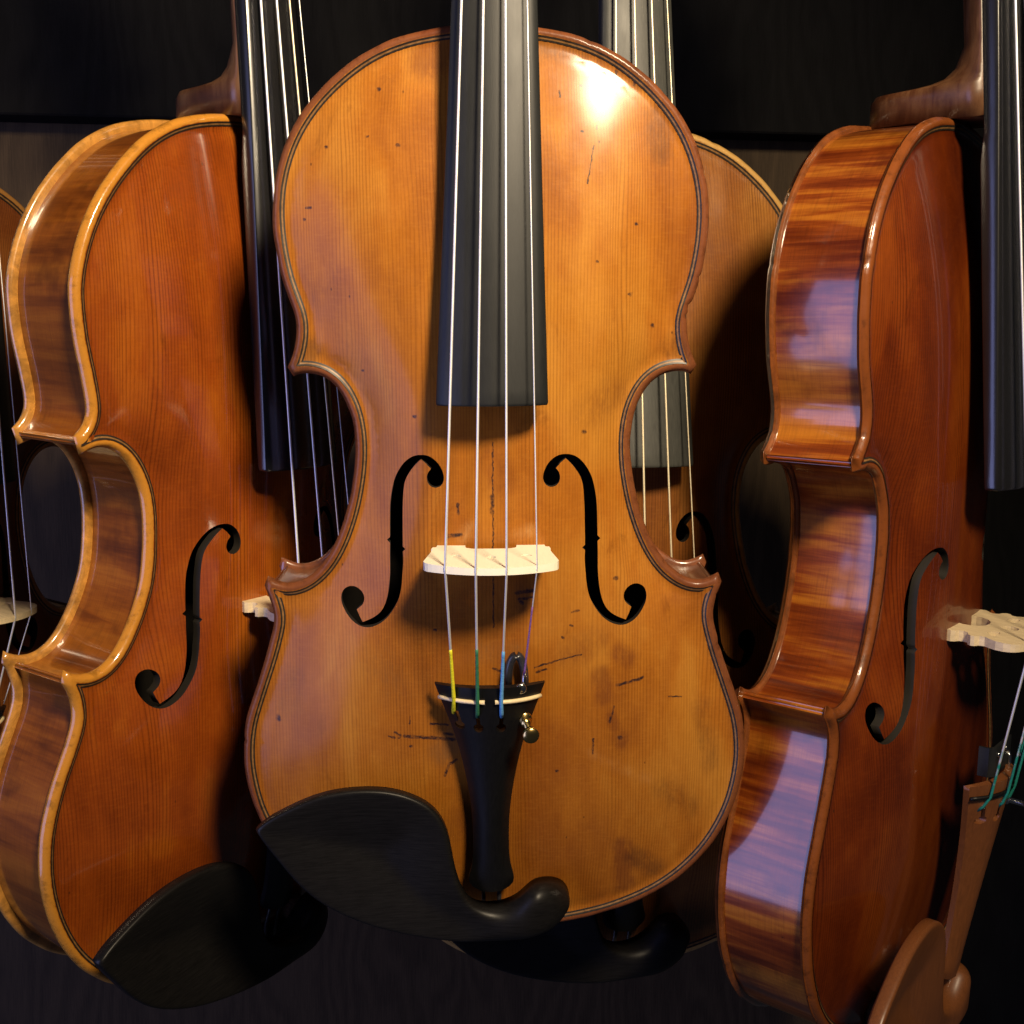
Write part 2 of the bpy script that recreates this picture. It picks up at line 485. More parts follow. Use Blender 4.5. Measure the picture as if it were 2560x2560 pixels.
def slab(outline, holes, pts, ztop, zbot, sharp=True):
    """solid between two height functions over a 2D outline with holes; returns V, F, index of 2D point, part of face (0 top,1 bottom,2 wall,3 hole wall)"""
    P, F = cdt(outline, holes, pts)
    n = len(P)
    zt, zb = ztop(P), zbot(P)
    V = [np.c_[P, zt], np.c_[P, zb]]
    faces = [tuple(f) for f in F] + [tuple(n + f[::-1]) for f in F]
    kind = [0] * len(F) + [1] * len(F)
    edges = {}
    for f in F:
        for i in range(3):
            edges[(f[i], f[(i + 1) % 3])] = 1
    bd = [(a, b) for (a, b) in edges if (b, a) not in edges]
    base = 2 * n
    idx = {}
    ext = []
    hole_pts = np.vstack(holes) if len(holes) else np.zeros((0, 2))
    for a, b in bd:
        onhole = len(hole_pts) and (np.abs(hole_pts - P[a]).sum(1).min() < 1e-4)
        if sharp or onhole:
            for q in (a, b):
                if q not in idx:
                    idx[q] = base + 2 * len(ext)
                    ext.append(q)
            A, B = idx[a], idx[b]
            faces.append((A, A + 1, B + 1, B))
        else:
            faces.append((a, n + a, n + b, b))
        kind.append(3 if onhole else 2)
    if ext:
        ex = np.array(ext)
        W = np.empty((2 * len(ex), 3))
        W[0::2] = np.c_[P[ex], zt[ex]]
        W[1::2] = np.c_[P[ex], zb[ex]]
        V.append(W)
        src = np.r_[np.arange(n), np.arange(n), np.repeat(ex, 2)]
    else:
        src = np.r_[np.arange(n), np.arange(n)]
    return np.vstack(V), faces, src, P, kind

def hexgrid(lo, hi, s, seed=1):
    rs = np.random.RandomState(seed)
    ys = np.arange(lo[1], hi[1], s * .866)
    g = []
    for i, y in enumerate(ys):
        xs = np.arange(lo[0] + (s / 2 if i % 2 else 0), hi[0], s)
        g.append(np.c_[xs, np.full(len(xs), y)])
    g = np.vstack(g)
    return g + rs.uniform(-.08, .08, g.shape) * s

def tube(path, r, n=10, cap=True):
    P = np.array(path, float)
    R = np.broadcast_to(np.asarray(r, float), (len(P),))
    T = np.gradient(P, axis=0)
    T /= np.linalg.norm(T, axis=1)[:, None]
    ref = np.array([1., 0, 0]) if abs(T[0, 0]) < .8 else np.array([0, 0, 1.])
    V, F = [], []
    for i in range(len(P)):
        u = np.cross(T[i], ref)
        u /= np.linalg.norm(u)
        w = np.cross(T[i], u)
        for k in range(n):
            a = 2 * math.pi * k / n
            V.append(P[i] + R[i] * (math.cos(a) * u + math.sin(a) * w))
    for i in range(len(P) - 1):
        for k in range(n):
            k2 = (k + 1) % n
            F.append((i * n + k, i * n + k2, (i + 1) * n + k2, (i + 1) * n + k))
    if cap:
        F.append(tuple(range(n))[::-1])
        F.append(tuple((len(P) - 1) * n + k for k in range(n)))
    return np.array(V), F

def lathe(origin, axis, prof, n=20):
    """prof: list of (distance along axis, radius)"""
    ax = np.array(axis, float)
    ax /= np.linalg.norm(ax)
    P = [np.array(origin, float) + ax * t for t, _ in prof]
    u = np.cross(ax, (1., 0, 0) if abs(ax[0]) < .8 else (0, 1., 0))
    u /= np.linalg.norm(u)
    w = np.cross(ax, u)
    V, F = [], []
    for p, (t, r) in zip(P, prof):
        for k in range(n):
            a = 2 * math.pi * k / n
            V.append(p + r * (math.cos(a) * u + math.sin(a) * w))
    for i in range(len(P) - 1):
        for k in range(n):
            k2 = (k + 1) % n
            F.append((i * n + k, i * n + k2, (i + 1) * n + k2, (i + 1) * n + k))
    F.append(tuple(range(n))[::-1])
    F.append(tuple((len(P) - 1) * n + k for k in range(n)))
    return np.array(V), F

def loft(rings, cap=True):
    n = len(rings[0])
    V = np.vstack(rings)
    F = []
    for i in range(len(rings) - 1):
        for k in range(n):
            k2 = (k + 1) % n
            F.append((i * n + k, i * n + k2, (i + 1) * n + k2, (i + 1) * n + k))
    if cap:
        F.append(tuple(range(n))[::-1])
        F.append(tuple((len(rings) - 1) * n + k for k in range(n)))
    return V, F

def join(parts):
    V, F = [], []
    n = 0
    for v, f in parts:
        V.append(np.asarray(v))
        F += [tuple(i + n for i in q) for q in f]
        n += len(v)
    return np.vstack(V), F

# ------------------------------------------------------------------ violin outlines (half, right side), mm
OUT_A = dict(
    U=[(0, 358.5), (16, 357), (25, 355.6), (35, 353), (46, 348.2), (55, 342.2), (63, 335.2), (70, 327.2), (75.5, 318.4), (79.2, 309.5), (81.5, 300.5), (82.5, 291), (82.3, 282), (81.2, 273), (79.3, 264.3), (76.9, 256.8), (75.3, 250.8), (75.2, 246), (76.1, 240.8), (77.6, 236.2), (79.2, 232.8)],
    C=[(77.0, 229.3), (74.5, 230.2), (70.5, 230.4), (65.5, 229), (60.8, 225.4), (57.5, 220.4), (55.3, 214.4), (54.2, 208.2), (53.9, 202), (54.3, 195), (55.3, 188), (57, 180), (59.6, 171.5), (63.2, 163), (67.6, 156), (72.6, 151), (77.6, 148.2), (82.3, 147.4), (86.6, 148.4), (90.0, 150.1)],
    W=[(91.5, 146.4), (90.2, 142.5), (88.9, 138.3), (88.3, 133), (89.4, 127), (91.7, 119), (95, 109.3), (98.5, 99.2), (101.3, 90), (102.8, 80.5), (103, 71), (101.9, 61.8), (99.6, 52), (96, 43), (91, 34), (84.5, 25.7), (77, 18.5), (68, 12.2), (58, 7.1), (47, 3), (34, -.3), (18, -2.5), (0, -3.1)])
OUT_B = dict(
    U=[(0, 360), (12, 359.2), (24, 357.5), (37, 354), (50, 347.4), (63, 336.3), (72, 325.6), (79.6, 313), (84.4, 300), (86.3, 289), (86.1, 280.3), (84.8, 269.6), (82.7, 259.3), (81.1, 249.7), (81.1, 244.2), (83.2, 239.8), (86.6, 236.6)],
    C=[(84.4, 230.2), (81.5, 231.1), (77.5, 232), (72.5, 231.3), (67, 228.1), (61.9, 221.6), (58.3, 212), (57, 201), (57.4, 189), (59, 178.5), (62.3, 169), (66.5, 160.8), (71.5, 153.6), (78, 148.5), (84, 147.2), (90, 148.3), (94.6, 150.9)],
    W=[(95.6, 146.2), (93, 141.5), (91.7, 136.5), (91.6, 130.5), (94.3, 122.4), (99.6, 111), (104.8, 97), (107.4, 84), (107.7, 73), (106, 60.5), (102.2, 48), (95.2, 34.2), (85, 22), (72.8, 12.5), (60, 6.3), (45, 1.5), (25, -2), (0, -3.1)])
OUT_C = dict(
    U=OUT_A['U'][:16] + [(75.2, 250.8), (75.2, 246.3), (76.8, 241.8), (79.4, 238.2), (82.4, 235.4)],
    C=[(81.8, 231.0), (78.6, 230.4), (73.5, 230.6), (67.5, 229.7), (62.0, 226.2), (58.2, 220.6)] + OUT_A['C'][6:16] + [(78, 148.2), (83, 147.2), (88, 148.2), (92.6, 150.3)],
    W=[(94.2, 146.6), (91.0, 142.8), (88.8, 138.8)] + OUT_A['W'][3:])

FH = [[-41.8, 143.6], [-40.9, 148.8], [-40.5, 154.8], [-40.5, 160.7], [-40.4, 164.8], [-41.6, 165.8], [-40.4, 167], [-40.3, 174.5], [-39.9, 181.6], [-39.1, 186.2], [-38.3, 189.3], [-36.9, 192.4], [-34.9, 195.5], [-32.6, 197.8], [-30.3, 199.1], [-27.6, 199.6], [-24.9, 199.3], [-22.7, 198.1], [-20.8, 196.2], [-19.5, 193.8], [-18.9, 191.5], [-19.2, 189.2], [-20.5, 187.6], [-22.5, 187.1], [-24.4, 188], [-25.4, 190], [-25.3, 191.9], [-24.5, 193.5], [-23.8, 194.3], [-25.7, 196.4], [-27.6, 197.9], [-30, 195.5], [-31.9, 193], [-33.5, 190.3], [-34.3, 187.8], [-34.8, 183.9], [-35.1, 178.4], [-35.2, 172.5], [-35.3, 166.6], [-35.3, 163.8], [-34.2, 162.8], [-35.3, 161.8], [-35.2, 158.7], [-35.6, 152.7], [-36.3, 146.7], [-37.6, 142.3], [-39.6, 138.7], [-42, 135.5], [-44.8, 133.1], [-47.6, 131.7], [-50.7, 131.2], [-53.8, 132], [-56.9, 134.3], [-59.1, 137.3], [-60.4, 140.5], [-60.4, 143], [-59.5, 145], [-57.7, 146.3], [-55.4, 146.7], [-53.1, 145.9], [-51.5, 144.3], [-51, 142.1], [-51.7, 140.1], [-52.9, 138.9], [-54.1, 137.9], [-53, 135.4], [-51.8, 133.2], [-49.1, 134.4], [-46.7, 135.8], [-44.3, 138], [-42.7, 140.8]]

def f_hole():
    # smooth the runs between the sharp points, keep nibs and nicks sharp
    P = np.array(FH)
    sharp = [28, 30, 64, 66]
    sharp += [4, 5, 6, 39, 40, 41]
    sharp = sorted(sharp)
    out = []
    n = len(P)
    for a, b in zip(sharp, sharp[1:] + [sharp[0] + n]):
        run = P[[i % n for i in range(a, b + 1)]]
        if len(run) > 3:
            s = spline(run, .9)
        else:
            s = run
        out.append(s[:-1])
    return np.vstack(out)

class Body:
    """shared shape of one outline: curves, arching, plates"""
    def __init__(self, out, fh, H=14.0, seed=1, rough_edge=.07, nicks=12, rib_off=2.6, eth=3.6):
        self.H = H
        self.seg = [spline(out[k], 1.4) for k in 'UCW']
        half = np.vstack([self.seg[0], self.seg[1], self.seg[2][:-1]])
        left = half[1:][::-1] * [-1, 1]
        bot = self.seg[2][-1:]
        self.poly = np.vstack([half, bot, left])         # clockwise from the top
        self.ymax, self.ymin = half[0, 1], bot[0, 1]
        rs = np.random.RandomState(seed)
        n = len(self.poly)
        w = rs.normal(size=n)
        sm = sum(np.roll(w, k) for k in range(-3, 4)) / 7 * 2.2 + sum(np.roll(w, k) for k in range(-1, 2)) / 3 * .6
        amp = rough_edge * sm
        arc = np.arange(n)
        for c in rs.randint(20, n - 20, nicks):
            amp -= rs.uniform(.2, .6) * np.exp(-((arc - c) / rs.uniform(.5, 1.1))**2)
        for cx, cy in ([(76.6, 255.8), (75.6, 252.0)] if nicks else []):
            c = ((self.poly - [cx, cy])**2).sum(1).argmin()
            amp -= .9 * np.exp(-((arc - c) / .9)**2)
        self.poly = self.poly + normals2(self.poly, True) * amp[:, None]
        self.fh = fh
        self.rib_off = rib_off
        self.eth = eth
        self.solve()
    def solve(self):
        h = 2.0
        self.h = h
        self.gx = np.arange(-114, 114.1, h)
        self.gy = np.arange(-10, 366.1, h)
        X, Y = np.meshgrid(self.gx, self.gy)
        P = np.c_[X.ravel(), Y.ravel()]
        m = inside(P, self.poly)
        d = dist_poly(P, self.poly)
        mask = (m & (d > 5.5)).reshape(X.shape)
        u = np.zeros(X.shape)
        chk = (np.add.outer(np.arange(X.shape[0]), np.arange(X.shape[1])) % 2) == 0
        A, B = mask & chk, mask & ~chk
        w = 1.95
        for it in range(500):
            for M in (A, B):
                s = np.zeros_like(u)
                s[1:-1, 1:-1] = (u[:-2, 1:-1] + u[2:, 1:-1] + u[1:-1, :-2] + u[1:-1, 2:] + h * h) * .25
                u[M] += w * (s[M] - u[M])
        ic = len(self.gx) // 2
        uc = u[:, ic].copy()
        # broaden: row maximum is at the centre line; guard the ends
        t = u / np.maximum(uc[:, None], 40.0)
        t = np.clip(t, 0, 1)
        S = np.sin(np.pi / 2 * t)**1.55
        s = np.clip((self.gy - self.ymin - 5) / (self.ymax - self.ymin - 10), 0, 1)
        q = 1 - np.abs(2 * s - 1)**2.0
        Hl = np.sin(np.pi / 2 * np.clip(q, 0, 1)**.9)**1.5
        Z = S * Hl[:, None]
        # gentle smoothing
        for _ in range(6):
            Z[1:-1, 1:-1] = .5 * Z[1:-1, 1:-1] + .125 * (Z[:-2, 1:-1] + Z[2:, 1:-1] + Z[1:-1, :-2] + Z[1:-1, 2:])
        self.Z = Z
    def arch(self, P):
        fx = np.clip((P[:, 0] - self.gx[0]) / self.h, 1, len(self.gx) - 3.001)
        fy = np.clip((P[:, 1] - self.gy[0]) / self.h, 1, len(self.gy) - 3.001)
        ix, iy = fx.astype(int), fy.astype(int)
        tx, ty = fx - ix, fy - iy
        def w(t):
            return [((1 - t)**3) / 6, (3 * t**3 - 6 * t**2 + 4) / 6, (-3 * t**3 + 3 * t**2 + 3 * t + 1) / 6, t**3 / 6]
        wx, wy = w(tx), w(ty)
        z = 0
        for j in range(4):
            for i in range(4):
                z = z + wy[j] * wx[i] * self.Z[iy + j - 1, ix + i - 1]
        return z
    def edge(self, d):
        r = 1.9
        k = np.clip(d, 0, r)
        roll = np.sqrt(np.maximum(r * r - (r - k)**2, 0)) - r
        bead = .75 * np.exp(-((d - 2.4) / 1.7)**2) - .55 * np.exp(-((d - 6.3) / 2.4)**2)
        return roll + bead * np.clip(d / 1.0, 0, 1)
    def top_z(self, P, d=None):
        if d is None:
            d = dist_poly(P, self.poly)
            d = np.where(inside(P, self.poly), d, 0)
        return self.edge(d) + self.H * self.arch(P)
    def bot_z(self, P, d=None):
        if d is None:
            d = dist_poly(P, self.poly)
        k = np.clip(d, 0, 1.5)
        return -self.eth + (1.5 - np.sqrt(np.maximum(2.25 - (1.5 - k)**2, 0))) + np.where(d > 8, np.clip((d - 8) / 6, 0, 1), 0) * np.maximum(self.H * self.arch(P) - .2, 0)
    def points(self, s, rings, holes=()):
        allp = []
        N = normals2(self.poly, True)
        c = self.poly.mean(0)
        for i, r in enumerate(rings):
            for sg in (1, -1):
                q = self.poly[(i % 2)::(1 if r < 2 else 2)] + sg * r * N[(i % 2)::(1 if r < 2 else 2)]
                q = q[inside(q, self.poly)]
                dd = dist_poly(q, self.poly)
                allp.append(q[np.abs(dd - r) < .03 * r + .02])
        g = hexgrid((-110, self.ymin), (110, self.ymax), s)
        g = g[inside(g, self.poly)]
        g = g[dist_poly(g, self.poly) > rings[-1] + s * .5]
        allp.append(g)
        p = np.vstack(allp)
        for hl in holes:
            p = p[~inside(p, hl)]
            p = p[dist_poly(p, hl) > .5]
        return p
    def offset_curves(self, d, mirror=1):
        """the three bout curves moved inward by d and mitred at the corners"""
        res = []
        ext = []
        for k, c in enumerate(self.seg):
            c = c.copy()
            if k > 0:
                t0 = c[0] - c[3]
                t0 /= np.linalg.norm(t0)
                c = np.vstack([[c[0] + t0 * q for q in (9, 6, 3, 1.5)], c])
            if k < 2:
                t1 = c[-1] - c[-4]
                t1 /= np.linalg.norm(t1)
                c = np.vstack([c, [c[-1] + t1 * q for q in (1.5, 3, 6, 9)]])
            N = normals2(c)
            # the half outline runs clockwise (top to bottom on the right): inside lies to the right of travel
            ext.append(c - d * N)
        def cross(a, b):
            best = None
            for i in range(len(a) - 2, max(len(a) - 30, 0), -1):
                for j in range(0, min(30, len(b) - 1)):
                    p, r = a[i], a[i + 1] - a[i]
                    q, s = b[j], b[j + 1] - b[j]
                    den = r[0] * s[1] - r[1] * s[0]
                    if abs(den) < 1e-9:
                        continue
                    t = ((q - p)[0] * s[1] - (q - p)[1] * s[0]) / den
                    u = ((q - p)[0] * r[1] - (q - p)[1] * r[0]) / den
                    if 0 <= t <= 1 and 0 <= u <= 1:
                        return i, j, p + t * r
            return None
        a, b, c = ext
        x1 = cross(a, b)
        x2 = cross(b, c)
        if x1:
            a = np.vstack([a[:x1[0] + 1], x1[2]])
        if x2:
            b = np.vstack([b[:x2[0] + 1], x2[2]])
        if x1:
            b = np.vstack([x1[2], b[x1[1] + 1:]])
        if x2:
            c = np.vstack([x2[2], c[x2[1] + 1:]])
        return [q * [mirror, 1] for q in (a, b, c)]

FHL = f_hole()
def fh_pair(dx0, dx1, dy0, dy1):
    k = ((199 - FHL[:, 1]) / 60)
    L = np.c_[FHL[:, 0] - dx0 - dx1 * k, FHL[:, 1] - dy0 - dy1 * k]
    return [L, (L * [-1, 1])[::-1]]
BODY_A = Body(OUT_A, fh_pair(0, 0, -.6, 0), seed=1)
BODY_B = Body(OUT_B, fh_pair(1.5, 5.0, 1.2, 1.6), seed=2, rough_edge=.04, nicks=0, rib_off=3.5, eth=3.8)
BODY_C = Body(OUT_C, fh_pair(.5, 6.0, 1.2, 1.2), seed=3, rough_edge=.07, nicks=10, rib_off=2.2, eth=3.1)
RINGS = (.2, .5, .9, 1.4, 2.0, 2.7, 3.5, 4.5, 5.8, 7.2)

# ------------------------------------------------------------------ one violin
def fb_half(y):
    return np.interp(y, [163, 220, 364, 487], [22.6, 20.6, 15.3, 12.0])

STRING_NAMES = ['G', 'D', 'A', 'E']
def string_xy(i):
    k = (i - 1.5) / 1.5
    return 8.3 * k, 16.6 * k          # at nut, at bridge

def make_plate(body, name, mat, inside_mat, holes, s, rings, zoff, flip, parent, stains=False):
    pts = body.points(s, rings, holes)
    poly = body.poly[::-1]
    cache = {}
    def zt(P):
        cache['d'] = dist_poly(P, body.poly)
        return body.top_z(P, cache['d'])
    def zb(P):
        return body.bot_z(P, cache['d'])
    V, F, src, P, kind = slab(poly, holes, pts, zt, zb, sharp=False)
    d = cache['d'][src]
    dm = np.array([min(d[i] for i in f) for f in F])
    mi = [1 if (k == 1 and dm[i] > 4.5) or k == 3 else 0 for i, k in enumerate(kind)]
    if flip:
        V = V * [1, 1, -1]
        F = [f[::-1] for f in F]
    V = V + [0, 0, zoff]
    # rim underside still shows the varnish
    attrs = {'edge': d}
    if stains:
        for nm, cc in (('red', RED), ('dark', DARK), ('pale', PALE), ('olive', OLIVE)):
            acc = np.zeros(len(P))
            for a, b, c, e, w, k, sc in STAINS:
                if sc is cc:
                    A, B = np.array((a, b)), np.array((c, e))
                    ab = B - A
                    t = np.clip(((P - A) @ ab) / max(ab @ ab, 1e-6), 0, 1)
                    dd = np.linalg.norm(P - A - t[:, None] * ab, axis=1)
                    acc = np.maximum(acc, k * 1.3 * np.clip(1.25 - dd / w, 0, 1))
            attrs['stain_' + nm] = acc[src]
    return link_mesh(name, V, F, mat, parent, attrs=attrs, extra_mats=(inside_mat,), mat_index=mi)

def ribbon(curve2, zf, w, lift):
    N = normals2(curve2)
    a, b = curve2 + N * w / 2, curve2 - N * w / 2
    V = np.vstack([np.c_[a, zf(a) + lift], np.c_[b, zf(b) + lift]])
    n = len(curve2)
    F = [(i, i + 1, n + i + 1, n + i) for i in range(n - 1)]
    return V, F

def make_violin(label, group, body, pose, scale, M, rib_depth=30.0, skew=(0.0, 0.0), slope=.118, tail_d=(0, 0), chin_xf=(1, 1, 0, 0), back_s=6.0, chin='ebony_chin', tail='ebony_tail',
                bridge='bridge', bridge_plain=False, fb='ebony', silk=('yellow', 'green', 'blue', 'purple'), string_mat=('string',) * 4, plate_s=2.3, tuner='brass'):
    root = bpy.data.objects.new('violin', None)
    COL.objects.link(root)
    root['label'] = label
    root['category'] = 'violin'
    root['group'] = group
    ax, ay, az = pose[0]
    R = Matrix.Rotation(rad(ay), 3, 'Y') @ Matrix.Rotation(rad(ax), 3, 'X') @ Matrix.Rotation(rad(az), 3, 'Z')
    t = Vector(pose[1]) * (.001 * scale)
    org = t - R @ (Vector((0, .178, 0)) * scale)
    m4 = CAM_ROT.to_4x4() @ (Matrix.Translation(org) @ R.to_4x4())
    root.matrix_world = Matrix.Translation(CAM_LOC) @ m4 @ Matrix.Scale(scale, 4)
    sk = lambda y: skew[0] + skew[1] * (np.asarray(y, float) - 163.0)
    zback = -4.0 - rib_depth
    fb_top = lambda y: 39.0 - slope * (y - 163.0)

    top = make_plate(body, 'top_plate', M['top'], MAT['inside'], body.fh, plate_s, RINGS, 0, False, root, bridge_plain)
    back = make_plate(body, 'back_plate', M['edge'], MAT['inside'], [], back_s, RINGS[1::2] + (7.2,), zback - body.eth, True, root)
    # purfling: black, pale, black
    for plate, sgn, zo in ((top, 1, 0.0), (back, -1, zback - body.eth)):
        parts_b, parts_w = [], []
        for mir in (1, -1):
            for dd, w, tgt in ((3.4, .6, parts_b), (4.6, .6, parts_b), (4.0, .6, parts_w)):
                for c in body.offset_curves(dd, mir):
                    zf = lambda Q: body.top_z(Q)
                    tgt.append(ribbon(c, zf, w, .24 if tgt is parts_b else .18))
        for nm, pp, mt in (('purfling_black', parts_b, MAT['purfling']), ('purfling_pale', parts_w, MAT['purfling_white'])):
            V, F = join(pp)
            V = V * [1, 1, sgn] + [0, 0, zo]
            link_mesh('purfling', V, F, mt, plate)
        if sgn == -1:
            pass
    # ribs: six bent maple strips
    for mir in (1, -1):
        for c in body.offset_curves(body.rib_off, mir):
            N = normals2(c) * mir
            s = np.r_[0, np.cumsum(np.linalg.norm(np.diff(c, axis=0), axis=1))]
            n = len(c)
            inn = c - N * 1.3
            zt, zb = -body.eth + .7, zback - .4
            V = np.vstack([np.c_[c, np.full(n, zt)], np.c_[c, np.full(n, zb)], np.c_[inn, np.full(n, zt)], np.c_[inn, np.full(n, zb)]])
            F = []
            for i in range(n - 1):
                F += [(i, i + 1, n + i + 1, n + i)[::mir], (2 * n + i, 3 * n + i, 3 * n + i + 1, 2 * n + i + 1)[::mir]]
            F += [(0, n, 3 * n, 2 * n), (n - 1, 3 * n - 1, 4 * n - 1, 2 * n - 1)]
            uv = np.c_[np.tile(s, 4) + c[0, 1] * 3, np.r_[np.zeros(n), np.full(n, rib_depth), np.zeros(n), np.full(n, rib_depth)]]
            link_mesh('rib', V, F, M['rib'], root, uv=uv)
    # neck with heel
    rings = []
    top_y = body.ymax - 1.5
    prof = [(0, zback - 3.6, 10.5, 7), (9.5, zback - 3.4, 10.5, 7), (12.0, zback - 1.5, 10.8, 6), (12.6, zback + 8, 11.2, 5), (13.6, zback + 18, 11.8, 4), (15.4, zback + 25.0, 12.4, 3),
            (19.0, zback + 29.5, 12.8, 2.4), (27, None, 13.0, 2.1), (45, None, 12.8, 2.0), (80, None, 12.2, 2.0), (128, None, 11.4, 2.0)]
    for dy, zb, wb, nn in prof:
        y = top_y + dy
        zt = fb_top(y) - 8.4 + (2.0 if False else 0)
        if zb is None:
            zb = zt - 10.5
        wt = float(fb_half(y)) - .25
        ring = []
        for k in np.r_[np.linspace(0, .7, 6), np.linspace(.78, 1, 7)]:
            hw = (wt + (wb - wt) * k) * max(0.0, 1 - k**nn)**.5
            ring.append((hw, y, zt + (zb - zt) * k))
        ring = ring + [(-x, yy, zz) for x, yy, zz in ring[::-1][1:]]
        ring = np.array(ring)
        ring[:, 0] += sk(y)
        rings.append(ring)
    V, F = loft(rings)
    link_mesh('neck', V, F, M['neck'], root)
    # fingerboard
    rings = []
    for y in np.r_[220.3, 220.6, 221.4, np.linspace(226, 487, 24)]:
        w = float(fb_half(y))
        zc = fb_top(y)
        inset = .5 if y < 220.5 else (.2 if y < 220.9 else 0)
        w -= inset
        zc -= inset * .7
        Rr = 42.0
        a = np.linspace(1, -1, 15)
        xs = a * (w - .35)
        arc = [(x, zc - (Rr - math.sqrt(Rr * Rr - x * x))) for x in xs]
        ze = zc - (Rr - math.sqrt(Rr * Rr - w * w))
        zb = fb_top(y) - 8.6 if y > 350 else fb_top(y) - 10.0
        ring = [(w, ze - .45)] + arc + [(-w, ze - .45), (-w + .1, zb + .3), (-w + .4, zb), (w - .4, zb), (w - .1, zb + .3)]
        rings.append(np.array([(x + sk(y), y, z) for x, z in ring]))
    V, F = loft(rings)
    F = [f[::-1] for f in F]
    o = link_mesh('fingerboard', V, F, MAT[fb], root)
    nut = np.array([(x + sk(487), y, z) for y in (487.1, 492) for x, z in ((12, fb_top(490) + .2), (0, fb_top(490) + 2.0), (-12, fb_top(490) + .2), (-12, fb_top(490) - 7), (12, fb_top(490) - 7))])
    link_mesh('nut', nut, [(0, 1, 2, 3, 4), (9, 8, 7, 6, 5)] + [(i, 5 + i, 5 + (i + 1) % 5, (i + 1) % 5) for i in range(5)], MAT['ebony'], root, smooth=False)
    # peg box and scroll above the picture
    pr = []
    for y, zt, zb, w in ((484, -6, -20, 11.5), (500, -6, -26, 11.5), (530, -14, -36, 9.5), (560, -24, -44, 7.5), (572, -30, -50, 6.5)):
        pr.append(np.array([(x + sk(487), y, z) for x, z in ((w, zt), (-w, zt), (-w, zb + 3), (-w + 3, zb), (w - 3, zb), (w, zb + 3))]))
    pb = link_mesh('peg_box', *loft(pr), M['neck'], root, smooth=False)
    sp = [(0 + sk(487), 566 + (22 - a * 1.5) * math.sin(a) * .55, -44 + (22 - a * 1.5) * math.cos(a) * .55) for a in np.linspace(0, 4 * math.pi, 60)]
    link_mesh('scroll', *tube([(p[0] + (7 * i / 60 - 3.5) * 0, p[1], p[2]) for i, p in enumerate(sp)], np.linspace(6.5, 3.2, 60), 10), M['neck'], pb)
    for i, (y, sd) in enumerate(((506, 1), (520, -1), (534, 1), (548, -1))):
        zc = -12 - (y - 500) * .38
        link_mesh('peg', *lathe((sk(487) - sd * 12, y, zc), (sd, 0, 0), [(0, 3), (26, 3.6), (28, 5), (30, 4), (34, 7), (44, 8), (48, 5)], 14), MAT['ebony_tail'], root)

    # bridge
    by = 163.0
    bx = float(sk(by))
    zf = float(body.top_z(np.array([[15.0, by]]))[0]) - .25
    half = [(0, 9.6), (3.5, 9.2), (6.5, 7.2), (8.0, 4.2), (8.3, 2.0), (7.6, 0), (20.8, 0), (21.2, 1.6), (20.4, 3.0), (18.9, 4.0), (18.4, 5.6), (19.2, 7.4), (21.6, 8.3), (22.9, 9.6), (22.7, 11.0), (20.8, 12.3), (20.6, 14.2), (22.0, 16.2), (23.6, 19.0), (24.1, 22.0), (23.6, 24.4), (22.6, 25.9)]
    if bridge_plain:
        half = [(0, 5.4), (7, 5.2), (9.4, 4.0), (9.8, 2.2), (9.8, 0), (20.6, 0), (20.9, 2.6), (22.3, 3.0), (22.7, 5.6), (22.1, 6.0), (23.0, 12), (24.3, 19.5), (24.8, 22.6), (24.2, 24.6), (23.0, 25.8)]
    arc = [(x, 33.0 - (44 - math.sqrt(44 * 44 - x * x)) - .0012 * x * x) for x in np.linspace(21.5, 0, 12)]
    pl = half + arc
    pl = pl + [(-x, h) for x, h in pl[::-1][1:-1]]
    pl = np.array(pl, float)
    ar = np.sum(pl[:, 0] * np.roll(pl[:, 1], -1) - np.roll(pl[:, 0], -1) * pl[:, 1])
    if ar < 0:
        pl = pl[::-1]
    th = np.linspace(0, 2 * math.pi, 17)[:-1]
    hs = .6 if bridge_plain else 1.0
    heart = np.c_[3.1 * hs * np.cos(th) * (1 - .25 * np.sin(th)), 17.2 + 3.4 * hs * np.sin(th) + 1.0 * np.abs(np.cos(th))]
    kid = [np.c_[sg * 13.2 + 3.6 * hs * np.cos(th), 15.4 + 2.1 * hs * np.sin(th) + .5 * np.cos(th * 2)] for sg in (1, -1)]
    eye = []
    V, F, src, P, kind = slab(pl, [heart] + kid, np.zeros((0, 2)), lambda P: 2.3 - P[:, 1] * .045, lambda P: np.full(len(P), -2.2) + P[:, 1] * .012, sharp=True)
    V = np.c_[V[:, 0] + bx, by + V[:, 2], zf + V[:, 1]]
    # feet follow the arching
    low = V[:, 2] < zf + .3
    V[low, 2] = body.top_z(V[low][:, :2]) - .15
    br = link_mesh('bridge', V, [f[::-1] for f in F], MAT[bridge], root, smooth=False)
    # tailpiece
    ty0, ty1 = 22.5, 112.6
    tdy, tdz = tail_d
    dT = np.array([0, tdy, tdz])
    wy = [22.5, 24.5, 30, 40, 55, 72, 92, 106, 112.6]
    ww = [7.6, 9.0, 8.4, 7.3, 7.5, 9.6, 14.2, 19.0, 21.3]
    ys = np.linspace(ty0, ty1, 46)
    wv = spline(np.c_[wy, ww], .5)
    hw = np.interp(ys, wv[:, 0], wv[:, 1])
    right = np.c_[hw, ys]
    topc = [(x, ty1 + .9 * (1 - (x / 21.3)**2)) for x in np.linspace(21.3, -21.3, 15)[1:-1]]
    pl = np.vstack([right, topc, (right * [-1, 1])[::-1], [(x, ty0 - .8) for x in (-4, 0, 4)]])
    holes = []
